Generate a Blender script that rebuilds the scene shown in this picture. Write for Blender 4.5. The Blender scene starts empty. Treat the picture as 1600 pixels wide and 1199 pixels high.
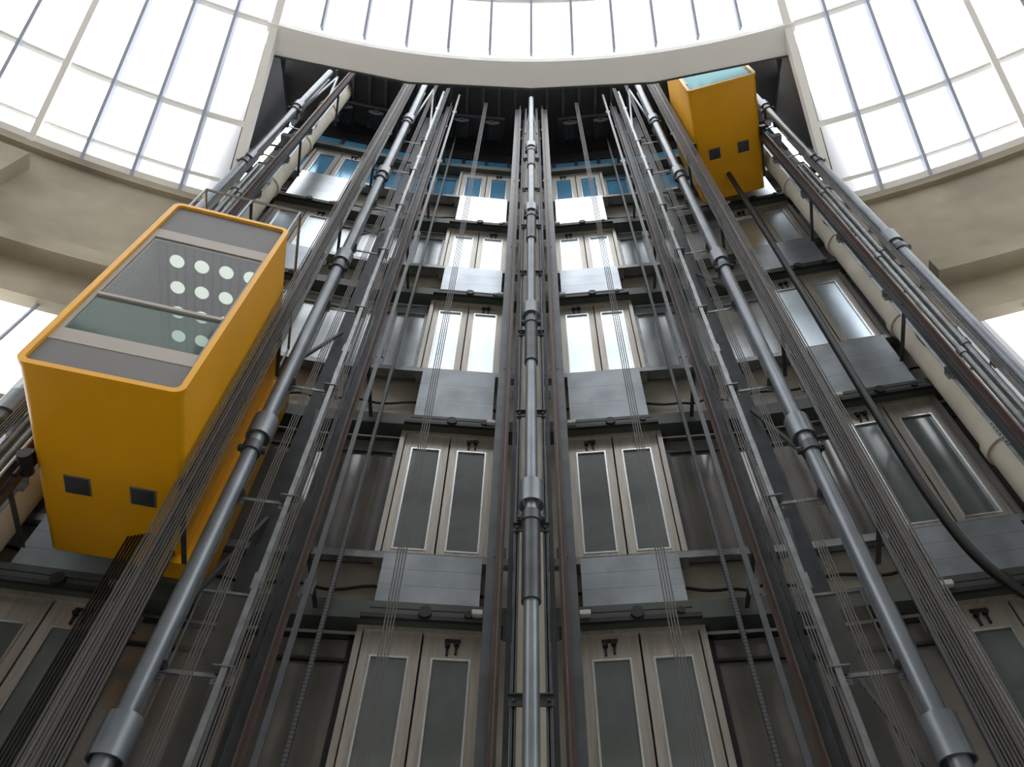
import bpy, math, random, bmesh
from mathutils import Matrix, Vector
random.seed(4)
D=bpy.data
sc=bpy.context.scene
col=sc.collection
try:
    sc.view_settings.view_transform='Standard'
except Exception: pass

def lin(r,g,b):
    f=lambda c:(c/255/12.92) if c/255<=0.04045 else ((c/255+0.055)/1.055)**2.4
    return (f(r),f(g),f(b),1)

def mat(name,c,rough=.5,metal=0.,var=.12,scale=3.,bump=0.,stretch=(1,1,1),spec=.5,emit=0):
    m=D.materials.new(name); m.use_nodes=True
    nt=m.node_tree; b=nt.nodes['Principled BSDF']
    b.inputs['Roughness'].default_value=rough
    b.inputs['Metallic'].default_value=metal
    b.inputs['Specular IOR Level'].default_value=spec
    tc=nt.nodes.new('ShaderNodeTexCoord'); mp=nt.nodes.new('ShaderNodeMapping')
    mp.inputs['Scale'].default_value=stretch
    nz=nt.nodes.new('ShaderNodeTexNoise'); nz.inputs['Scale'].default_value=scale; nz.inputs['Detail'].default_value=5
    nt.links.new(tc.outputs['Object'],mp.inputs[0]); nt.links.new(mp.outputs[0],nz.inputs['Vector'])
    rp=nt.nodes.new('ShaderNodeValToRGB')
    rp.color_ramp.elements[0].position=.3; rp.color_ramp.elements[1].position=.7
    rp.color_ramp.elements[0].color=(c[0]*(1-var),c[1]*(1-var),c[2]*(1-var),1)
    rp.color_ramp.elements[1].color=(min(1,c[0]*(1+var)),min(1,c[1]*(1+var)),min(1,c[2]*(1+var)),1)
    nt.links.new(nz.outputs['Fac'],rp.inputs[0]); nt.links.new(rp.outputs[0],b.inputs['Base Color'])
    if bump:
        bp=nt.nodes.new('ShaderNodeBump'); bp.inputs['Strength'].default_value=bump; bp.inputs['Distance'].default_value=.02
        nt.links.new(nz.outputs['Fac'],bp.inputs['Height']); nt.links.new(bp.outputs[0],b.inputs['Normal'])
    if emit:
        b.inputs['Emission Color'].default_value=c; b.inputs['Emission Strength'].default_value=emit
    return m

M={}
M['pipe']=mat('painted_pipe_steel',lin(110,116,122),.36,.4,.2,2)
M['steel']=mat('galvanised_steel',lin(126,129,131),.36,.5,.25,6)
M['dark']=mat('dark_steel',lin(66,69,72),.42,.4,.25,4)
M['vdark']=mat('black_steel',lin(28,28,31),.5,.2,.2,4)
M['rail']=mat('redbrown_rail',lin(76,62,57),.45,.15,.25,3)
M['door']=mat('door_metal',lin(166,161,153),.34,.45,.16,2,stretch=(8,8,.6))
M['doortrim']=mat('door_silver_trim',lin(214,217,219),.25,.9,.05,2)
M['apron']=mat('galvanised_sheet_skylit',lin(198,203,208),.28,.85,.1,2)  # three tones of one sheet: sky reflection painted in by landing height
M['apronm']=mat('galvanised_sheet_half_lit',lin(156,163,170),.36,.7,.12,2)
M['apron2']=mat('galvanised_sheet_shaded',lin(138,144,149),.42,.5,.2,2)
M['header']=mat('green_grey_paint',lin(66,72,68),.5,.1,.15,3)
M['conc']=mat('concrete',lin(150,141,123),.85,0,.3,.6,.6)
M['slab']=mat('slab_edge_concrete',lin(160,155,146),.85,0,.25,1.2,.2)
M['conc2']=mat('concrete_column',lin(192,185,170),.8,0,.14,1.5,.2)
M['cream']=mat('cream_paint',lin(248,247,244),.5,0,.02,1)
M['bar']=mat('glazing_bar_paint',lin(176,182,200),.5,0,.05,1)
M['yellow']=mat('yellow_lacquer',lin(218,156,4),.38,0,.05,1)
M['greyp']=mat('grey_panel',lin(106,104,104),.6,.0,.05,1)
M['beigep']=mat('beige_panel',lin(160,152,145),.55,.0,.04,1)
M['cable']=mat('wire_rope',lin(76,74,72),.55,.3,.1,2)
M['black']=mat('black_rubber',lin(12,12,13),.5,0,.1,5)
M['ceil']=mat('soffit_dark',lin(46,45,46),.8,0,.2,2)
M['roof']=mat('roof_blocker_grey',lin(150,150,152),.8,0,.1,1)
M['floor']=mat('floor_stone',lin(185,181,172),.6,0,.1,1)
M['lamp']=mat('lamp_disc',lin(226,234,224),.4,0,.02,1,emit=1.0)
M['white']=mat('white_box',lin(205,205,200),.5,0,.04,1)

def wave_mat(name,c1,c2,scale,axis='X',rough=.5,metal=0.3,p0=.25,p1=.4):
    m=D.materials.new(name); m.use_nodes=True; nt=m.node_tree; b=nt.nodes['Principled BSDF']
    b.inputs['Roughness'].default_value=rough; b.inputs['Metallic'].default_value=metal
    tc=nt.nodes.new('ShaderNodeTexCoord'); w=nt.nodes.new('ShaderNodeTexWave'); w.bands_direction=axis
    w.inputs['Scale'].default_value=scale
    nt.links.new(tc.outputs['Object'],w.inputs['Vector'])
    r=nt.nodes.new('ShaderNodeValToRGB'); r.color_ramp.elements[0].color=c1; r.color_ramp.elements[1].color=c2
    r.color_ramp.elements[0].position=p0; r.color_ramp.elements[1].position=p1
    nt.links.new(w.outputs['Fac'],r.inputs[0]); nt.links.new(r.outputs[0],b.inputs['Base Color'])
    return m
M['slot']=wave_mat('slotted_steel',lin(74,76,78),lin(104,107,109),6.5,'Z',.45,.3)
M['ribceil']=wave_mat('ribbed_car_ceiling',lin(34,37,36),lin(72,76,74),2.6,'X',.5,.1,.1,.3)

def glass(name,c,rough=.04,k=.7,base=.05,pw=4):
    m=D.materials.new(name); m.use_nodes=True; nt=m.node_tree; nt.nodes.clear()
    o=nt.nodes.new('ShaderNodeOutputMaterial'); t=nt.nodes.new('ShaderNodeBsdfTransparent'); t.inputs[0].default_value=c
    g=nt.nodes.new('ShaderNodeBsdfGlossy'); g.inputs['Roughness'].default_value=rough; g.inputs[0].default_value=(1,1,1,1)
    f=nt.nodes.new('ShaderNodeLayerWeight'); f.inputs['Blend'].default_value=.5
    p=nt.nodes.new('ShaderNodeMath'); p.operation='POWER'; p.inputs[1].default_value=pw
    q=nt.nodes.new('ShaderNodeMath'); q.operation='MULTIPLY_ADD'; q.inputs[1].default_value=k; q.inputs[2].default_value=base
    nt.links.new(f.outputs['Facing'],p.inputs[0]); nt.links.new(p.outputs[0],q.inputs[0])
    mx=nt.nodes.new('ShaderNodeMixShader')
    nt.links.new(q.outputs[0],mx.inputs[0]); nt.links.new(t.outputs[0],mx.inputs[1]); nt.links.new(g.outputs[0],mx.inputs[2])
    nt.links.new(mx.outputs[0],o.inputs[0]); return m
def tint(m,c,f):
    nt=m.node_tree; o=[n for n in nt.nodes if n.type=='OUTPUT_MATERIAL'][0]; mx=[n for n in nt.nodes if n.type=='MIX_SHADER'][0]
    d=nt.nodes.new('ShaderNodeBsdfDiffuse'); d.inputs[0].default_value=c
    m2=nt.nodes.new('ShaderNodeMixShader'); m2.inputs[0].default_value=f
    nt.links.new(mx.outputs[0],m2.inputs[1]); nt.links.new(d.outputs[0],m2.inputs[2]); nt.links.new(m2.outputs[0],o.inputs[0]); return m
M['carglass']=tint(glass('car_glass',(.74,.79,.76,1),.05,.3,.03),lin(90,94,90),.08)
M['cargreen']=tint(glass('car_glass_green',(.66,.78,.74,1),.05,.3,.03),lin(112,134,128),.45)
M['carteal']=tint(glass('car_glass_sky_reflection',(.45,.7,.72,1),.15,.3,.05,2),lin(120,180,186),.75)  # teal diffuse stands in for sky reflected at a steep angle
def frosted():
    m=D.materials.new('diffusing_roof_glass'); m.use_nodes=True; nt=m.node_tree; nt.nodes.clear()
    o=nt.nodes.new('ShaderNodeOutputMaterial'); t=nt.nodes.new('ShaderNodeBsdfTransparent'); t.inputs[0].default_value=(1,1,1,1)
    g=nt.nodes.new('ShaderNodeBsdfTranslucent'); g.inputs[0].default_value=(1,1,1,1)
    mx=nt.nodes.new('ShaderNodeMixShader'); mx.inputs[0].default_value=.8
    nt.links.new(t.outputs[0],mx.inputs[1]); nt.links.new(g.outputs[0],mx.inputs[2]); nt.links.new(mx.outputs[0],o.inputs[0]); return m
M['skyglass']=frosted()
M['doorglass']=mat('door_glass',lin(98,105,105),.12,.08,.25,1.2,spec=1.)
M['doorglass2']=mat('door_glass_sky_reflection',lin(216,230,240),.25,.75,.12,1.0,spec=1.)  # same door glass on upper landings, sky reflection painted into its colour
M['winglass']=mat('brown_window_dark_lobby',lin(96,92,88),.1,.12,.25,.8,spec=1.)  # brown-grey pane with the dark lobby interior painted into its colour
M['winglass2']=mat('window_sky_reflection',lin(156,162,166),.2,.5,.3,.9,spec=1.)  # upper landing panes, lightened to carry a painted sky reflection
M['blueglass']=mat('blue_window_sky_reflection',lin(96,162,202),.12,.4,.2,.8,spec=1.0)  # blue of the reflected sky is painted into this glass
def mesh_mat():
    m=D.materials.new('wire_mesh'); m.use_nodes=True; nt=m.node_tree; b=nt.nodes['Principled BSDF']; o=[n for n in nt.nodes if n.type=='OUTPUT_MATERIAL'][0]
    b.inputs['Base Color'].default_value=lin(90,87,80); b.inputs['Roughness'].default_value=.5; b.inputs['Metallic'].default_value=.4
    tc=nt.nodes.new('ShaderNodeTexCoord'); outs=[]
    for ax in('X','Z'):
        w=nt.nodes.new('ShaderNodeTexWave'); w.bands_direction=ax; w.inputs['Scale'].default_value=16
        nt.links.new(tc.outputs['Object'],w.inputs['Vector'])
        g=nt.nodes.new('ShaderNodeMath'); g.operation='GREATER_THAN'; g.inputs[1].default_value=.8
        nt.links.new(w.outputs['Fac'],g.inputs[0]); outs.append(g)
    mx=nt.nodes.new('ShaderNodeMath'); mx.operation='MAXIMUM'
    nt.links.new(outs[0].outputs[0],mx.inputs[0]); nt.links.new(outs[1].outputs[0],mx.inputs[1])
    t=nt.nodes.new('ShaderNodeBsdfTransparent'); ms=nt.nodes.new('ShaderNodeMixShader')
    nt.links.new(mx.outputs[0],ms.inputs[0]); nt.links.new(t.outputs[0],ms.inputs[1]); nt.links.new(b.outputs[0],ms.inputs[2]); nt.links.new(ms.outputs[0],o.inputs[0])
    return m
M['mesh']=mesh_mat()

class MB:
    def __init__(s): s.v=[]; s.f=[]
    def add(s,vs,fs):
        n=len(s.v); s.v+= [tuple(v) for v in vs]; s.f+=[tuple(i+n for i in f) for f in fs]; return s
    def box(s,x0,x1,y0,y1,z0,z1,T=None):
        vs=[Vector((x,y,z)) for z in(z0,z1) for y in(y0,y1) for x in(x0,x1)]
        if T: vs=[T@v for v in vs]
        return s.add(vs,[(0,2,3,1),(4,5,7,6),(0,1,5,4),(2,6,7,3),(0,4,6,2),(1,3,7,5)])
    def cyl(s,p0,p1,r,n=16,r1=None,caps=True):
        p0=Vector(p0);p1=Vector(p1); d=(p1-p0).normalized()
        a=d.orthogonal().normalized(); b=d.cross(a); r1=r if r1 is None else r1
        vs=[];
        for p,rr in((p0,r),(p1,r1)):
            for i in range(n):
                t=2*math.pi*i/n; vs.append(p+a*math.cos(t)*rr+b*math.sin(t)*rr)
        fs=[(i,(i+1)%n,n+(i+1)%n,n+i) for i in range(n)]
        if caps: fs+=[tuple(range(n))[::-1],tuple(range(n,2*n))]
        return s.add(vs,fs)
    def tube(s,p0,p1,ro,ri,n=20,a0=0,a1=2*math.pi):
        x,y,z0=p0; z1=p1[2]; full=abs(a1-a0-2*math.pi)<1e-4
        k=n if full else n+1; vs=[]
        for i in range(k):
            t=a0+(a1-a0)*i/n
            for r,z in((ro,z0),(ro,z1),(ri,z1),(ri,z0)): vs.append((x+r*math.cos(t),y+r*math.sin(t),z))
        fs=[]
        for i in range(n):
            j=(i+1)%k
            for e in range(4): fs.append((i*4+e,j*4+e,j*4+(e+1)%4,i*4+(e+1)%4))
        if not full: fs+=[(0,1,2,3),tuple((k-1)*4+e for e in(3,2,1,0))]
        return s.add(vs,fs)
    def beam(s,p0,p1,w,d,wd):
        p0=Vector(p0);p1=Vector(p1); ax=(p1-p0).normalized(); wd=Vector(wd); wd=(wd-ax*wd.dot(ax)).normalized(); n=ax.cross(wd)
        vs=[p+wd*sx*w/2+n*sy*d/2 for p in(p0,p1) for sy in(-1,1) for sx in(-1,1)]
        return s.add(vs,[(0,2,3,1),(4,5,7,6),(0,1,5,4),(2,6,7,3),(0,4,6,2),(1,3,7,5)])
    def prism(s,pts,z0,z1):
        n=len(pts); vs=[(x,y,z0) for x,y in pts]+[(x,y,z1) for x,y in pts]
        return s.add(vs,[tuple(range(n))[::-1],tuple(range(n,2*n))]+[(i,(i+1)%n,n+(i+1)%n,n+i) for i in range(n)])
    def poly(s,pts,r,n=10):
        pts=[Vector(p) for p in pts]; vs=[];k=len(pts); a=None
        for i,p in enumerate(pts):
            d=(pts[min(i+1,k-1)]-pts[max(i-1,0)]).normalized()
            a=d.orthogonal().normalized() if a is None else (a-d*a.dot(d)).normalized()
            b=d.cross(a)
            for j in range(n):
                t=2*math.pi*j/n; vs.append(p+a*math.cos(t)*r+b*math.sin(t)*r)
        fs=[(i*n+j,i*n+(j+1)%n,(i+1)*n+(j+1)%n,(i+1)*n+j) for i in range(k-1) for j in range(n)]
        fs+=[tuple(range(n))[::-1],tuple(range((k-1)*n,k*n))]
        return s.add(vs,fs)
    def mesh(s,name,m,smooth=False):
        me=D.meshes.new(name); me.from_pydata(s.v,[],s.f); me.update()
        bm=bmesh.new(); bm.from_mesh(me); bmesh.ops.recalc_face_normals(bm,faces=bm.faces); bm.to_mesh(me); bm.free()
        me.materials.append(m)
        if smooth:
            me.shade_smooth()
            try: me.set_sharp_from_angle(angle=math.radians(40))
            except Exception: pass
        return me

def obj(name,me,loc=(0,0,0),rz=0,parent=None,label=None,cat=None,group=None,kind=None,bevel=0):
    o=D.objects.new(name,me); col.objects.link(o); o.location=loc; o.rotation_euler=(0,0,rz)
    if parent: o.parent=parent
    if label: o['label']=label
    if cat: o['category']=cat
    if group: o['group']=group
    if kind: o['kind']=kind
    if bevel:
        b=o.modifiers.new('bevel','BEVEL'); b.width=bevel; b.segments=2; b.limit_method='ANGLE'
    return o
cache={}
def cm(key,fn):
    if key not in cache: cache[key]=fn()
    return cache[key]

# ---------- geometry constants (metres, camera eye at z=0) ----------
FZ=-1.6; CY=-18.0; RW=25.1; HW=15.1; TOP=25.0
HR=18.1; HL=18.0; AZ=15.55
def Rc(h): return RW-1.07*(h-HW)
def cp(a,h,off=0):
    r=Rc(h)+off; return Vector((r*math.sin(a),CY+r*math.cos(a),h))
rad=math.radians
BAYS={'c':((0,8.1),rad(5.5),3.7),'f':((3.68,7.75),rad(12),4.1)}
def place(bay,side,s,y=0):
    (px,py),a,L=BAYS[bay]
    x=px+s*math.cos(a)+y*math.sin(a); yy=py-s*math.sin(a)+y*math.cos(a)
    return (side*x,yy), -side*a
LEV=[(2.9,5.5),(6.72,9.35),(11.2,13.85),(15.45,17.7),(19.9,22.0)]

# ---------- structure ----------
def arc(R0,R1,z0,z1,a0,a1,n):
    b=MB(); vs=[]
    for i in range(n+1):
        a=a0+(a1-a0)*i/n
        for r,z in((R0,z0),(R0,z1),(R1,z1),(R1,z0)): vs.append((r*math.sin(a),CY+r*math.cos(a),z))
    fs=[(i*4+e,(i+1)*4+e,(i+1)*4+(e+1)%4,i*4+(e+1)%4) for i in range(n) for e in range(4)]
    fs+=[(0,1,2,3),(n*4+3,n*4+2,n*4+1,n*4)]
    b.add(vs,fs); return b
def struct(name,b,m,label,cat='wall',smooth=False):
    return obj(name,b.mesh(name,m,smooth),label=label,cat=cat,kind='structure')
struct('floor',MB().cyl((0,CY,FZ-.3),(0,CY,FZ),28,64),M['floor'],'stone floor of the round atrium','floor')
for side,nm in((-1,'left'),(1,'right')):
    b=MB()
    for z0,z1 in((FZ,5.3),(7.5,8.0),(10.3,HW)):
        q=arc(RW,RW+.25,z0,z1,side*rad(16),side*rad(50),24); b.add(q.v,q.f)
    q=arc(RW-.35,RW,11.2,11.6,side*rad(16.6),side*rad(50),24); b.add(q.v,q.f)
    q=arc(RW-.12,RW,HW-.25,HW,side*rad(16),side*rad(50),24); b.add(q.v,q.f)
    for az in ((24.6,34,43) if side<0 else (34,43)):
        a=side*rad(az); w=rad(.9)
        q=arc(RW-.35,RW,FZ,HW-.9,a-w,a+w,2); b.add(q.v,q.f)
    struct('wall_'+nm,b,M['conc'],'curved raw concrete gallery wall with beams and window openings')
    b=MB()
    for i in range(20):
        a=side*rad(17+i*1.8)
        for z0,z1 in((5.3,7.5),(8.0,10.3)):
            b.beam(((RW+.15)*math.sin(a),CY+(RW+.15)*math.cos(a),z0),((RW+.15)*math.sin(a),CY+(RW+.15)*math.cos(a),z1),.04,.04,(1,0,0))
    struct('window_%d'%(1 if side<0 else 2),b,M['bar'],'strip window bars in the concrete gallery','window')
struct('wall_front',arc(RW,RW+.5,FZ,HW,rad(50),rad(310),72),M['slab'],'curved concrete wall of the atrium')
struct('wall_rear_blocker',arc(RW,RW+.5,HW,31,rad(95),rad(265),60),M['slab'],'unseen upper wall added to block sky from lower reflections')  # out of view, raised so lower door panes do not mirror the sky
b=arc(.01,7.6,31,31.3,0,2*math.pi,64); q=arc(7.6,RW+.5,31,31.3,rad(90),rad(270),60); b.add(q.v,q.f)
struct('ceiling',b,M['roof'],'unseen roof slab added to darken the lower landing reflections','ceiling')  # out of view, sized so lower panels reflect dark and upper ones sky
pts=[(7.9,6.85),(3.68,7.75),(0,8.1),(-3.68,7.75),(-7.9,6.85)]
shift=[(x,y+.28) for x,y in pts]; out=[(x,y+.3) for x,y in reversed(shift)]
struct('wall_back',MB().prism(shift+out,FZ,22.0),M['slab'],'faceted concrete wall behind the lift landings')
struct('wall_top',MB().prism([(x,y-.02) for x,y in shift]+out,22.0,TOP),M['ceil'],'dark upper wall of the lift shaft')
for side,nm in((-1,'shaft_left'),(1,'shaft_right')):
    s=side
    b=MB().prism([(s*6.7,6.45),(s*6.85,6.2),(s*8.2,6.7),(s*8.2,7.2),(s*7.95,7.2)],FZ,HW)
    struct('wall_'+nm,b,M['dark'],'dark side wall of the lift shaft recess')
    f=[(6.72,6.25,HW),(5.98,3.45,HL+.05),(6.15,3.9,HL+1.5),(8.1,5.6,TOP),(8.1,7.0,TOP),(8.0,7.0,HW)]; n=len(f)
    b=MB().add([(s*x,y,z) for x,y,z in f]+[(s*(x+.18),y-.05,z) for x,y,z in f],[tuple(range(n)),tuple(range(n,2*n))[::-1]]+[(i,(i+1)%n,n+(i+1)%n,n+i) for i in range(n)])
    struct('wall_upper_'+nm,b,M['ceil'],'dark metal side cladding of the shaft opening')
LQ=[(0,4.36),(2.9,4.22),(6.1,3.6)]
def lint_y(x):
    x=abs(x)
    for (a,ya),(b_,yb) in zip(LQ,LQ[1:]):
        if x<=b_ or b_==LQ[-1][0]: return ya+(yb-ya)*(x-a)/(b_-a)
lint=[(-LQ[2][0],LQ[2][1]),(-LQ[1][0],LQ[1][1]),LQ[0],LQ[1],LQ[2]]
struct('ceiling_shaft',MB().prism([(-8.2,5.0),(-4,5.7),(0,5.95),(4,5.7),(8.2,5.0),(8.2,7.3),(3.7,8.4),(-3.7,8.4),(-8.2,7.3)],TOP,TOP+.2),M['ceil'],'dark soffit above the lift shaft','ceiling')
struct('trim_1',MB().prism(lint+[(x,y+.04) for x,y in reversed(lint)],HL-.06,HL+.35),M['dark'],'grey lintel fascia over the lift opening','trim')
struct('trim_2',arc(Rc(HR)-.12,Rc(HR)+.08,HL-.03,HR+.18,rad(-AZ-.4),rad(AZ+.4),48),M['cream'],'cream curved ring beam over the lift opening','trim',True)
vs=[];n=24;b=MB()
for i in range(n+1):
    a=rad((-AZ-.3)+(2*AZ+.6)*i/n); r=Rc(HR)+.08; x=r*math.sin(a); y=CY+r*math.cos(a)
    for z in(HL-.02,HL+.04): vs+= [(x,y,z),(x,max(lint_y(x)+.02,y+.01),z)]
fs=[]
for i in range(n):
    p=i*4;q=p+4
    fs+=[(p,q,q+1,p+1),(p+2,p+3,q+3,q+2),(p,p+2,q+2,q),(p+1,q+1,q+3,p+3)]
b.add(vs,fs); struct('trim_3',b,M['cream'],'cream soffit strip between ring beam and shaft lintel','trim')
for i in range(25):
    x=-6+i*.5
    p0=(x*1.05,6.05-abs(x)*.1,24.85); p1=(x*1.1,7.9-abs(x)*.12,24.85)
    obj('ceiling_joist',MB().beam(p0,p1,.07,.25,(1,0,0)).mesh('joist',M['dark']),label='dark steel joist under the shaft soffit',cat='beam',group='joists under the shaft soffit')
for i in range(4):
    x=(-5.6,-1.8,1.8,5.6)[i]
    b=MB().box(-.9,.9,-.3,.3,0,.3)
    b.cyl((-.5,-.25,-.2),(-.5,.25,-.2),.25,20).cyl((.5,-.25,-.2),(.5,.25,-.2),.25,20).box(-.55,-.45,-.27,-.25,-.2,.05).box(.45,.55,-.27,-.25,-.2,.05)
    obj('hoist_machine',cm('hoist',lambda:b.mesh('hoist',M['vdark'])),(x,7.3-abs(x)*.1,24.3),-math.copysign(rad(5 if abs(x)<3 else 12),x),label='dark steel hoist machine with pulleys above the shaft',cat='machine',group='hoist machines')

# ---------- glazed cone roof ----------
b=MB();n=60;hs=[HW+.2,HR,20.5,22.6]; angs=[rad(-60+120*i/n) for i in range(n+1)]
vs=[cp(a,h,.22) for a in angs for h in hs]; fs=[]
for i in range(n):
    for j in range(3):
        am=-60+120*(i+.5)/n
        if j==0 and abs(am)<AZ+.2: continue
        fs.append((i*4+j,(i+1)*4+j,(i+1)*4+j+1,i*4+j+1))
b.add(vs,fs); struct('window_3',b,M['skyglass'],'diffusing glazing of the conical glass roof','window')
bars=[]
for i in range(-5,6): bars.append((i*2*AZ/12,0))
for s in(-1,1):
    for j in range(13): bars.append((s*(AZ+j*2.3),1 if j==0 else (2 if j%4==0 else 3)))
for az,kd in bars:
    a=rad(az); rib=kd in(1,2)
    h0=HR+.2 if kd==0 else HW
    p0=cp(a,h0,.0); p1=cp(a,22.3,.0)
    T=(math.cos(a),-math.sin(a),0)
    w,d={0:(.055,.18),3:(.065,.2),1:(.17,.26),2:(.12,.2)}[kd]
    me=MB().beam(p0,p1,w,d,T).mesh('bar',M['cream'] if rib else M['bar'])
    obj('roof_rib' if rib else 'glazing_bar',me,label='cream main rib of the glass roof' if rib else 'slim pale grey glazing bar of the roof',cat='beam',group='roof ribs' if rib else 'roof glazing bars')
def ringmesh(h,th,d,a0,a1,n):
    vs=[]
    for i in range(n+1):
        a=a0+(a1-a0)*i/n
        for off,dz in((-d,-th),(-d,th),(0.05,th),(0.05,-th)):
            vs.append(cp(a,h+dz,off))
    fs=[(i*4+e,(i+1)*4+e,(i+1)*4+(e+1)%4,i*4+(e+1)%4) for i in range(n) for e in range(4)]
    fs+=[(0,1,2,3),(n*4+3,n*4+2,n*4+1,n*4)]
    return MB().add(vs,fs)
for h,th,d in((HW+.06,.05,.1),(HW+.4,.01,.015),(16.45,.022,.03),(HR+.05,.022,.03)):
    for s in(-1,1):
        obj('glazing_ring',ringmesh(h,th,d,s*rad(AZ),s*rad(47),30).mesh('ring',M['cream']),label='cream horizontal ring member of the glass roof',cat='beam',group='roof ring members')
obj('glazing_ring',ringmesh(19.25,.02,.03,rad(-47),rad(47),80).mesh('ring',M['cream']),label='cream horizontal ring member of the glass roof',cat='beam',group='roof ring members')

# ---------- landings ----------
LW=.73
def leaf_mesh(w,h,key):
    def f():
        b=MB(); t=.12
        b.box(-w/2,-w/2+t,-.03,.03,0,h).box(w/2-t,w/2,-.03,.03,0,h).box(-w/2+t,w/2-t,-.03,.03,0,.12).box(-w/2+t,w/2-t,-.03,.03,h-.34,h)
        return b.mesh('leaf',M['door'])
    return cm(('leaf',key),f)
def trim_mesh(w,h,key):
    def f():
        x=w/2-.12; b=MB(); z0,z1=.12,h-.34; t=.025
        b.box(-x,-x+t,-.045,-.02,z0,z1).box(x-t,x,-.045,-.02,z0,z1).box(-x+t,x-t,-.045,-.02,z0,z0+t).box(-x+t,x-t,-.045,-.02,z1-t,z1)
        return b.mesh('trim',M['doortrim'])
    return cm(('ltrim',key),f)
def pane_mesh(w,h,key,mt):
    return cm(('pane',key,mt),lambda:MB().box(-w/2+.14,w/2-.14,-.01,.01,.14,h-.36).mesh('pane',M[mt]))
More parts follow.
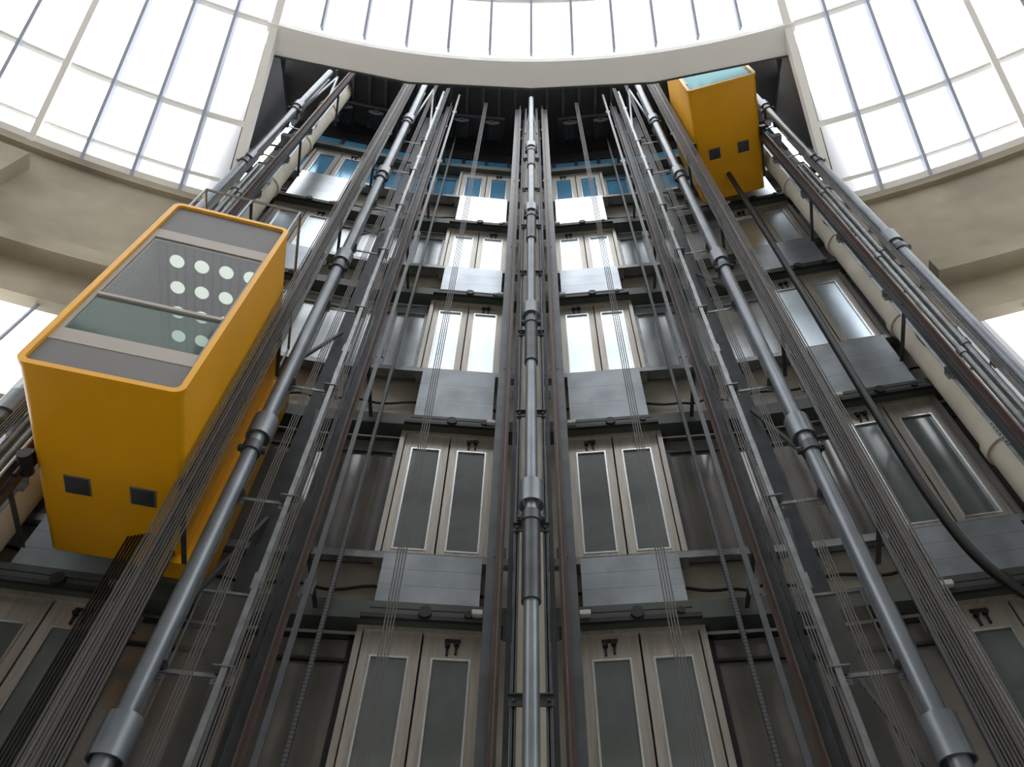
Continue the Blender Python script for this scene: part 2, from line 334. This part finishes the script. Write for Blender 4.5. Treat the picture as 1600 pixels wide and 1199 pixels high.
for k,(z0,z1) in enumerate(LEV):
    h=z1-z0; zp=(LEV[k-1][1] if k else 1.5)
    for bay in('c','f'):
        sD=1.38 if bay=='c' else 2.17
        L=BAYS[bay][2]
        for side in(-1,1):
            (x,y),rz=place(bay,side,sD,0)
            fr=cm(('frame',k),lambda:MB().box(-.84,-.76,-.06,.2,0,h).box(.76,.84,-.06,.2,0,h).box(-.84,.84,-.06,.2,h,h+.06).box(-.84,.84,-.1,.2,-.05,0).mesh('frame',M['door']))
            root=obj('landing_door',fr,(x,y,z0),rz,label='two-leaf glazed metal lift landing door' + (' with bluish sky reflection painted in' if k==4 else ''),cat='door',group='lift landing doors')
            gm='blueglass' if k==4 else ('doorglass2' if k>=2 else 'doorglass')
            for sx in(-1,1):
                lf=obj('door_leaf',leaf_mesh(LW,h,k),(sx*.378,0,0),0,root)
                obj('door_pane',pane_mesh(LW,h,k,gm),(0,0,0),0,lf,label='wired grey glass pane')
                obj('pane_trim',trim_mesh(LW,h,k),(0,0,0),0,lf,label='silver trim around the pane')
            lk=cm('lock',lambda:MB().cyl((-.06,-.1,0),(-.06,-.03,0),.035,12).cyl((.05,-.1,.02),(.05,-.03,.02),.035,12).box(-.1,.1,-.05,-.03,.05,.09).box(-.075,-.045,-.06,-.03,-.14,0).box(.035,.065,-.06,-.03,-.12,0).mesh('lock',M['vdark'],True))
            obj('door_lock',lk,(-side*.38,0,h-.16),0,root,label='black roller door lock')
            ph=z0-.06-(zp+.36)
            def fa():
                b=MB(); n=3
                for i in range(n):
                    b.box(-.68,.68,-.16,-.06,i*ph/n+.002,(i+1)*ph/n-.002)
                b.box(-.675,.675,-.155,-.06,0,ph)
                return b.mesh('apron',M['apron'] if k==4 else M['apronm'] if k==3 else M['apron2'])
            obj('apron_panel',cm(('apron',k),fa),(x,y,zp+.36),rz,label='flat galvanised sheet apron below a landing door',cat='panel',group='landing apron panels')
            (hx,hy),_=place(bay,side,L/2,0)
            def fh():
                l=L/2-.03; b=MB(); b.box(-l,l,-.2,.1,.28,.33).box(-l,l,-.2,-.17,.1,.28).box(-l,l,-.2,.1,.06,.1).box(-l,l,.0,.02,.1,.28)
                return b.mesh('header',M['header'])
            hb=obj('header_beam',cm(('head',bay),fh),(hx,hy,zp),rz,label='dark green-grey steel header beam above the landing doors',cat='beam',group='landing header beams')
            def fo():
                b=MB().box(-.8,.8,-.27,-.21,.04,.1).cyl((-.0,-.30,.14),(0,-.22,.14),.085,18).cyl((.55,-.29,.14),(.55,-.22,.14),.05,14)
                b.cyl((-.7,-.25,.19),(.7,-.25,.19),.008,6)
                return b.mesh('oper',M['vdark'],True)
            dx=(sD-L/2)*side
            obj('door_operator',cm('oper',fo),(dx,0,0),0,hb,label='black belt drive with pulley')
            obj('junction_box',cm('jb',lambda:MB().box(-.07,.07,-.32,-.21,.13,.2).mesh('jb',M['white'])),(dx-side*.66,0,0),0,hb,label='small pale junction box',bevel=.008)
            def fs_():
                l=L/2-.03; return MB().box(-l,l,-.14,-.11,-.12,0).box(-l,l,-.14,.1,-.02,0).mesh('sill',M['steel'])
            obj('sill_beam',cm(('sill',bay),fs_),(hx,hy,z0-.02),rz,label='steel channel along the landing sill',cat='beam',group='landing sill beams')
            (cx_,cy_),_=place(bay,side,L/2+.2*(1 if bay=='c' else -1),.2)
            def fc():
                pts=[]; l=L/2-.3
                for i in range(25):
                    t=i/24; pts.append((-l+2*l*t,0,.05*math.sin(t*17)-.12*math.exp(-((t-.8)/.06)**2)))
                return MB().poly(pts,.022,8).mesh('conduit',M['black'],True)
            obj('conduit',cm(('cond',bay),fc),(cx_,cy_,(zp+.4+z0)/2),rz,label='black electrical conduit along the slab edge',cat='conduit',group='slab edge conduits')
            wins=[(2.25,3.62)] if bay=='c' else [(.08,1.28),(3.05,4.0)]
            for (s0,s1) in wins:
                (wx,wy),_=place(bay,side,(s0+s1)/2,.12)
                w=s1-s0
                def fw():
                    b=MB(); t=.06
                    b.box(-w/2,-w/2+t,-.04,.06,0,h).box(w/2-t,w/2,-.04,.06,0,h).box(-w/2,w/2,-.04,.06,0,t).box(-w/2,w/2,-.04,.06,h-t,h).box(-w/2,w/2,-.05,.06,h-.38,h-.34)
                    if k>=2 and w>1: b.box(-.03,.03,-.05,.06,t,h-.38)
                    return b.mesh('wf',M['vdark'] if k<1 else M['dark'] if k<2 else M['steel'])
                wr=obj('landing_window',cm(('wf',k,s0),fw),(wx,wy,z0),rz,label='brownish window beside a landing door, lobby darkness painted in' if k<2 else 'grey-framed window beside a landing door, sky reflection painted in',cat='window',group='landing windows')
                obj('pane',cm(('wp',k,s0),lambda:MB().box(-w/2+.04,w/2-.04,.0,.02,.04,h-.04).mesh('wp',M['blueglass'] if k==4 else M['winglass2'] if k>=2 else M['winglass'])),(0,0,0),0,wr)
for bay in('c','f'):
    for side in(-1,1):
        L=BAYS[bay][2]
        (hx,hy),rz=place(bay,side,L/2,0)
        hb=obj('header_beam',cache[('head',bay)],(hx,hy,22.0),rz,label='dark green-grey steel header beam above the landing doors',cat='beam',group='landing header beams')
        for i in range(5):
            w=L/5
            (x,y),rz=place(bay,side,w*(i+.5),.12)
            o=obj('landing_window',cm(('tw',bay),lambda:MB().box(-w/2,-w/2+.05,-.05,.05,0,1.3).box(w/2-.05,w/2,-.05,.05,0,1.3).box(-w/2,w/2,-.05,.05,1.25,1.3).mesh('tw',M['vdark'])),(x,y,22.4),rz,label='narrow dark blue window high in the shaft, sky reflection painted in',cat='window',group='high shaft windows')
            obj('pane',cm(('twp',bay),lambda:MB().box(-w/2+.04,w/2-.04,0,.02,0,1.26).mesh('twp',M['blueglass'])),(0,0,0),0,o)

# ---------- concrete columns ----------
for x,y,r in((0,7.35,.21),(-6.22,6.15,.27),(6.22,6.15,.27)):
    b=MB().cyl((0,0,FZ),(0,0,TOP),r,32)
    if x:
        for i in range(8): b.cyl((0,0,.8+i*3.1),(0,0,.98+i*3.1),r+.035,32)
    obj('concrete_column',b.mesh('cc',M['conc2'],True),(x,y,0),label='round cream column behind the lift rails',cat='column',group='round concrete columns')

# ---------- pipe columns ----------
COL=[(0,6.2,0),(-3.39,5.76,rad(11)),(3.39,5.76,-rad(11)),(-6.38,5.4,rad(18)),(6.38,5.4,-rad(18))]
CH1=[3.04,7.0,11.8,16.2,20.4]; CH0=[6.27,10.66,15.06,19.4]
top=24.2
for (x,y,rz) in COL:
    c0=abs(x)<.1; far=abs(x)>5
    pr=.08 if c0 else .092
    root=obj('pipe_column',cm(('pipe',pr),lambda:MB().cyl((0,0,FZ),(0,0,top),pr,24).mesh('pipe',M['pipe'],True)),(x,y,0),rz,label='grey steel pipe column with clamp collars',cat='column',group='steel pipe columns')
    def fcol():
        b=MB().tube((0,.03,0),(0,0,.36),.155,.138,24)
        b.box(-.05,.05,.155,.36,.06,.3)
        return b.mesh('collar',M['pipe'],True)
    def fcl2():
        return MB().tube((0,0,0),(0,0,.14),.12,.07,20).box(-.16,.16,-.03,.03,.03,.1).cyl((-.14,-.05,.065),(-.14,.05,.065),.018,8).cyl((.14,-.05,.065),(.14,.05,.065),.018,8).mesh('clamp',M['dark'],True)
    def fslv():
        return MB().tube((0,0,0),(0,0,1.1),.105,.07,20).mesh('sleeve',M['dark'],True)
    for h in (CH0 if c0 else CH1):
        obj('collar',cm('collar',fcol),(0,0,h-.2),0,root,label='wide open clamp collar')
        obj('clamp_band',cm('clamp',fcl2),(0,0,h-.5),0,root,label='dark bolted clamp band')
        if c0: obj('pipe_sleeve',cm('sleeve',fslv),(0,0,h-1.6),0,root,label='dark sleeve below the collar')
    def fm():
        b=MB()
        for s in(-1,1):
            b.box(s*.3-.045,s*.3+.045,.3,.312,FZ,top).box(s*.3-.006,s*.3+.006,.3,.38,FZ,top)
        b.beam((-.3,.32,20.5),(0,.1,24),.05,.05,(1,0,0)).beam((.3,.32,20.5),(0,.1,24),.05,.05,(1,0,0))
        return b.mesh('mast',M['steel'])
    def fm0():
        b=MB()
        for s in(-1,1):
            b.box(s*.17-.03,s*.17+.03,.3,.315,FZ,top).box(s*.17-.006,s*.17+.006,.3,.42,FZ,top)
        b.beam((-.17,.3,21.5),(0,.1,24),.04,.04,(1,0,0)).beam((.17,.3,21.5),(0,.1,24),.04,.04,(1,0,0))
        return b.mesh('mast0',M['dark'])
    sg=1 if x>0 else -1
    mx_=x if c0 else x-sg*.3
    mr=obj('steel_mast',cm(('mast',c0),fm0 if c0 else fm),(mx_,y,0),rz,label='pair of galvanised flat steel posts with bolted brackets',cat='post',group='steel masts')
    def fb():
        b=MB()
        for s in(-1,1):
            b.box(s*.3-.1,s*.3+.1,.16,.30,0,.012).box(s*.3-.1,s*.3+.1,.285,.30,-.12,.0)
            for sx in(-.06,.06):
                for sz in(-.03,-.08): b.cyl((s*.3+sx,.27,sz),(s*.3+sx,.29,sz),.014,8)
        b.box(-.3,.3,.27,.29,-.06,-.02)
        return b.mesh('brk',M['steel'])
    def fb0():
        b=MB().box(-.22,.22,.24,.30,0,.012).box(-.22,.22,.28,.30,-.1,0)
        for sx in(-.17,.17): b.cyl((sx,.25,-.05),(sx,.28,-.05),.016,8)
        return b.mesh('brk0',M['dark'])
    def fspl():
        b=MB().box(-.055,.055,.29,.299,-.22,.22)
        for zz in(-.17,-.1,-.03,.04,.11,.18):
            for sx in(-.03,.03): b.cyl((sx,.272,zz),(sx,.295,zz),.011,6)
        return b.mesh('splice',M['steel'])
    for i in range(9):
        obj('bracket',cm(('brk',c0),fb0 if c0 else fb),(0,0,1.6+i*2.2),0,mr,label='bolted cross bracket')
    if not c0:
        for i in range(5):
            for s in(-1,1): obj('splice_plate',cm('splice',fspl),(s*.3,0,2.5+i*4.4),0,mr,label='bolted splice plate')
        for i in range(10):
            s=1 if i%2 else -1
            obj('diagonal_stay',cm(('stay',s),lambda:MB().beam((s*.3,.36,0),(s*.05,.95,1.7),.045,.045,(1,0,0)).mesh('stay',M['dark'])),(0,0,.2+i*2.2),0,mr,label='dark diagonal stay')
        if not far:
            def fi():
                return MB().box(-.13,.13,0,.02,FZ,24).box(-.13,.13,.2,.22,FZ,24).box(-.01,.01,.02,.2,FZ,24).mesh('ibeam',M['dark'])
            obj('steel_stanchion',cm('ibeam',fi),(sg*3.3,6.75,0),rz,label='dark steel I-section stanchion behind the pipe column',cat='column',group='steel stanchions')
for side in(-1,1):
    w=.46;z1=4.8
    fr=obj('mesh_screen',cm(('mf',w),lambda:MB().box(-w/2-.015,-w/2,-.015,.015,FZ,z1).box(w/2,w/2+.015,-.015,.015,FZ,z1).box(-w/2,w/2,-.015,.015,z1-.03,z1).mesh('mf',M['steel'])),(side*3.2,6.2,0),-side*.19,label='tall narrow wire mesh guard screen beside the ropes',cat='screen',group='wire mesh guards')
    obj('wire_mesh',cm(('msh',w),lambda:MB().add([(-w/2,0,FZ),(w/2,0,FZ),(w/2,0,z1),(-w/2,0,z1)],[(0,1,2,3)]).mesh('msh',M['mesh'])),(0,0,0),0,fr,label='fine grey wire mesh')

# ---------- guide rails, slotted posts ----------
RAILS=[(.36,6.5,rad(5.5)),(2.6,6.4,rad(5.5)),(3.82,5.6,rad(15)),(5.62,5.3,rad(15))]
def frail():
    return MB().box(-.01,.01,-.06,.06,FZ,24.3).box(-.045,.045,.05,.062,FZ,24.3).mesh('rail',M['rail'])
for (x,y,a) in RAILS:
    for side in(-1,1):
        r=obj('guide_rail',cm('rail',frail),(side*x,y,0),-side*a,label='red-brown steel T-section lift guide rail',cat='rail',group='lift guide rails')
        rc=obj('backing_channel',cm('rch',lambda:MB().box(-.07,.07,.075,.085,FZ,24.3).box(-.07,-.06,.085,.18,FZ,24.3).box(.06,.07,.085,.18,FZ,24.3).mesh('rch',M['dark'])),(side*.08 if x<3 else 0,0,0),0,r,label='dark backing channel')
        def frb():
            return MB().box(-.07,.07,.066,.08,-.07,.07).box(-.03,.03,.08,1.2,-.02,-.01).mesh('rb',M['dark'])
        for z in (1.6,5.65,9.5,14.0,17.85,22.15):
            obj('rail_bracket',cm('rb',frb),(0,0,z),0,r,label='dark bracket arm')
for (x,y,a) in ((.44,7.5,rad(5.5)),(2.55,7.5,rad(5.5)),(4.95,7.15,rad(12)),(6.6,6.75,rad(12))):
    for side in(-1,1):
        def fsl(): return MB().box(-.03,.03,0,.006,FZ,TOP-.5).box(-.03,-.025,0,.05,FZ,TOP-.5).box(.025,.03,0,.05,FZ,TOP-.5).mesh('slot',M['slot'])
        obj('slotted_post',cm('slot',fsl),(side*x,y,0),-side*a,label='perforated galvanised channel post',cat='post',group='slotted posts')
for (x,y,a,mt) in ((2.32,6.1,rad(8),'dark'),(2.82,6.0,rad(8),'steel'),(.25,6.9,rad(4),'dark'),(3.02,6.45,rad(9),'steel'),(4.35,6.75,rad(12),'dark'),(3.75,6.3,rad(12),'steel'),(2.9,6.7,rad(9),'dark')):
    for side in(-1,1):
        def ft():
            b=MB().box(-.03,.03,-.012,.012,FZ,24.3).box(-.006,.006,.012,.06,FZ,24.3)
            for i in range(6): b.box(-.06,.06,.012,.03,FZ+1.9+i*4.4,FZ+2.1+i*4.4)
            return b.mesh('trunk',M[mt] )
        obj('counterweight_rail',cm(('trunk',mt),ft),(side*x,y,0),-side*a,label='slim counterweight guide rail of worn steel',cat='rail',group='counterweight guide rails')

# ---------- cables ----------
def cable(x,y,z0,z1,r,m='cable',lab='thin steel hoist rope running up the shaft',grp='hoist ropes'):
    me=cm(('cab',z0,z1,r,m),lambda:MB().cyl((0,0,z0),(0,0,z1),r,8).mesh('cab',M[m],True))
    obj('hoist_rope',me,(x,y,0),label=lab,cat='cable',group=grp)
for side in(-1,1):
    for i in range(4): cable(side*(1.42+.032*i),6.35,FZ,24.3,.008)
    for i in range(7): cable(side*(3.54+.033*i),5.5,FZ,24.3,.009)
    for i in range(5): cable(side*(3.62+.033*i),5.3,FZ,24.3,.009)
    for i in range(4): cable(side*(2.62+.03*i),5.9,FZ,24.3,.008)
    for i in range(4): cable(side*(2.97+.03*i),5.75,FZ,24.3,.008)
    for i in range(4): cable(side*(5.82+.035*i),5.1,FZ,16.5,.009)
for i in range(7): cable(-4.8+.045*i,6.5-.01*i,FZ,5.83,.013,'black','black travelling cable hanging under the lift car','travelling cables')
P=[(4.98,6.35,17.7),(4.96,6.35,13),(4.92,6.35,9),(4.91,6.35,7.4),(4.95,6.38,6.3),(5.08,6.42,5.5),(5.35,6.45,5.0),(5.65,6.5,4.9),(5.95,6.55,5.1),(6.25,6.6,5.7),(6.45,6.55,6.9),(6.56,6.45,9),(6.56,6.45,11)]
def cr(P,n=8):
    o=[]; Q=[Vector(p) for p in P]; Q=[2*Q[0]-Q[1]]+Q+[2*Q[-1]-Q[-2]]
    for i in range(1,len(Q)-2):
        for j in range(n):
            t=j/n; a,b,c,d=Q[i-1:i+3]
            o.append(.5*((2*b)+(c-a)*t+(2*a-5*b+4*c-d)*t*t+(3*b-a-3*c+d)*t**3))
    return o+[Q[-2]]
obj('travelling_cable',MB().poly(cr(P),.06,12).mesh('loop',M['black'],True),label='thick black travelling cable looping below the lift car',cat='cable')
for side in(-1,1):
    for i in range(3):
        def fsp():
            b=MB().cyl((0,0,FZ),(0,0,HW+1),.036+.008*i,16)
            for j in range(5): b.cyl((0,0,2.2+j*3+i*.2),(0,0,2.32+j*3+i*.2),.052+.008*i,16)
            return b.mesh('sp',M['steel'],True)
        obj('service_pipe',cm(('sp',i),fsp),(side*(5.96+.13*i),5.62-.02*i,0),label='slim silver service pipe beside the shaft',cat='pipe',group='service pipes')

# ---------- lift cars ----------
def rrect(w0,w1,z0,z1,r,n=6):
    pts=[]
    for cx,cz,a0 in((w1-r,z1-r,0),(w0+r,z1-r,90),(w0+r,z0+r,180),(w1-r,z0+r,270)):
        for i in range(n+1):
            a=rad(a0+90*i/n); pts.append((cx+r*math.cos(a),cz+r*math.sin(a)))
    return pts
def ringext(b,outp,inp,y0,y1):
    n=len(outp); vs=[]
    for (ox,oz),(ix,iz) in zip(outp,inp): vs+=[(ox,y0,oz),(ox,y1,oz),(ix,y1,iz),(ix,y0,iz)]
    fs=[(i*4+e,((i+1)%n)*4+e,((i+1)%n)*4+(e+1)%4,i*4+(e+1)%4) for i in range(n) for e in range(4)]
    return b.add(vs,fs)
W=.79; Hc=4.0; Y0=-1.38; Y1=1.42
def car(side,x,y,z,label,low):
    b=MB(); ringext(b,rrect(-W,W,0,Hc,.1),rrect(-W+.06,W-.06,.06,Hc-.06,.06),Y0,Y1)
    b.box(-W+.05,W-.05,Y1-.05,Y1,.05,Hc-.05)
    root=obj('lift_car',b.mesh('car_shell',M['yellow'],True),(x,y,z),-side*rad(15.2),label=label,cat='lift',group='yellow lift cars')
    def ch(n,b,m,l=None,sm=False,bev=0): return obj(n,b.mesh(n,M[m],sm),parent=root,label=l,bevel=bev)
    b=MB(); ringext(b,rrect(-W-.015,W+.015,-.015,Hc+.015,.12),rrect(-W+.05,W-.05,.05,Hc-.05,.07),Y0-.06,Y0)
    ch('front_frame',b,'yellow','rounded yellow rim of the glass front',True)
    f0,f1=Y0-.02,Y0+.03
    i0=W-.055
    g0=.70 if low else .06
    if low: ch('lower_panel',MB().box(-i0,i0,f0,f1,.055,.48),'greyp','grey lower cladding panel')
    ch('upper_panel',MB().box(-i0,i0,f0,f1,3.22,Hc-.055),'greyp','grey upper cladding panel')
    b=MB().box(-i0,i0,f0-.005,f1,3.0,3.22).box(-i0,-W+.11,f0-.005,f1,.7,3.0).box(W-.085,i0,f0-.005,f1,.7,3.0).box(-W+.11,W-.085,f0-.02,f1,1.42,1.47)
    if low: b.box(-i0,i0,f0-.005,f1,.48,.70)
    ch('window_surround',b,'beigep','pale window surround')
    def plane(z0,z1): return MB().add([(-W+.11 if low else -i0,f0+.01,z0),(W-.085 if low else i0,f0+.01,z0),(W-.085 if low else i0,f0+.01,z1),(-W+.11 if low else -i0,f0+.01,z1)],[(0,1,2,3)])
    ch('upper_glass',plane(1.47,3.0),'carglass' if low else 'carteal','dark clear glass' if low else 'glass with pale teal sky reflection painted in')
    ch('lower_glass',plane(g0,1.42),'cargreen' if low else 'carteal','greenish glass')  # on the high car the teal is painted sky reflection
    cl=ch('car_ceiling',MB().box(-W+.065,W-.065,f1,Y1-.06,3.16,3.22),'ribceil','dark ribbed ceiling')
    ch('inner_wall',MB().box(-W+.062,-W+.08,f1,Y1-.06,.3,3.15).box(W-.08,W-.062,f1,Y1-.06,.3,3.15).box(-W+.08,W-.08,Y1-.09,Y1-.06,.3,3.15),'greyp','grey interior lining')
    ch('car_floor',MB().box(-W+.065,W-.065,f1,Y1-.06,.07,.3),'greyp','grey car floor')
    lm=cm('disc',lambda:MB().cyl((0,0,-.02),(0,0,0),.095,24).mesh('disc',M['lamp'],True))
    for i in range(4):
        for j in range(5):
            if (i==3 and j>0) or (i==2 and j>3): continue
            obj('ceiling_lamp',lm,(-.47+.33*i,-1.0+.42*j,3.16),parent=cl,label='round white lamp')
    for sx in(-1,1):
        h=obj('underside_hatch',cm('hatch',lambda:MB().box(-.14,.14,-.14,.14,-.012,.0).mesh('h',M['greyp'])),(sx*.35,.21,0),parent=root,label='square grey framed inspection hatch')
        obj('hatch_lens',cm('hatch2',lambda:MB().box(-.125,.125,-.125,.125,-.02,-.012).cyl((0,0,-.028),(0,0,-.02),.09,20).mesh('h2',M['dark'])),parent=h)
    if low:
        b=MB(); rh=.85
        for x0,y0,x1,y1 in((-W+.1,Y0+.05,W-.05,Y0+.05),(-W+.1,Y0+.05,-W+.1,Y1-.1),(W-.05,Y0+.05,W-.05,Y1-.1)):
            b.cyl((x0,y0,Hc+rh),(x1,y1,Hc+rh),.022,8)
        for x0,y0 in((-W+.1,Y0+.05),(0,Y0+.05),(W-.05,Y0+.05),(-W+.1,Y1-.1),(W-.05,Y1-.1)): b.cyl((x0,y0,Hc),(x0,y0,Hc+rh),.018,8)
        ch('roof_railing',b,'steel','thin grey railing on the car roof')
    for sx in(-1,1):
        b=MB().box(sx*W,sx*(W+.09),-.15,.05,-.1,.08).cyl((sx*(W+.05),-.2,-.05),(sx*(W+.05),.1,-.05),.07,16).cyl((sx*(W+.05),-.05,-.25),(sx*(W+.05),-.05,.1),.03,10)
        ch('guide_shoe',b,'vdark','black roller guide shoe',True)
    if low:
        b=MB(); xs=(.2,W+.32)
        pts=rrect(xs[0],xs[1],-.12,Hc-.3,.2)
        n=len(pts); b.add([(x,1.14,zz) for x,zz in pts]+[(x,Y1+.02,zz) for x,zz in pts],[tuple(range(n)),tuple(range(n,2*n))[::-1]]+[(i,(i+1)%n,n+(i+1)%n,n+i) for i in range(n)])
        ch('rear_housing',b,'yellow','rounded yellow rear housing',True)
    return root
car(-1,-4.69,5.54,5.83,'yellow glass-fronted lift car low in the shaft with ropes beside it',True)
car(1,4.84,5.56,17.75,'yellow lift car parked high up near the glass roof',False)

# ---------- camera, world ----------
cam=D.cameras.new('camera'); cam.sensor_width=36; cam.lens=25.2; cam.shift_x=-.01875
co=D.objects.new('camera',cam); col.objects.link(co); co.location=(0,0,0); co.rotation_euler=(rad(143.96),0,0)
sc.camera=co
w=D.worlds.new('world'); sc.world=w; w.use_nodes=True
bg=w.node_tree.nodes['Background']; bg.inputs[0].default_value=(.95,.975,1,1); bg.inputs[1].default_value=3.9
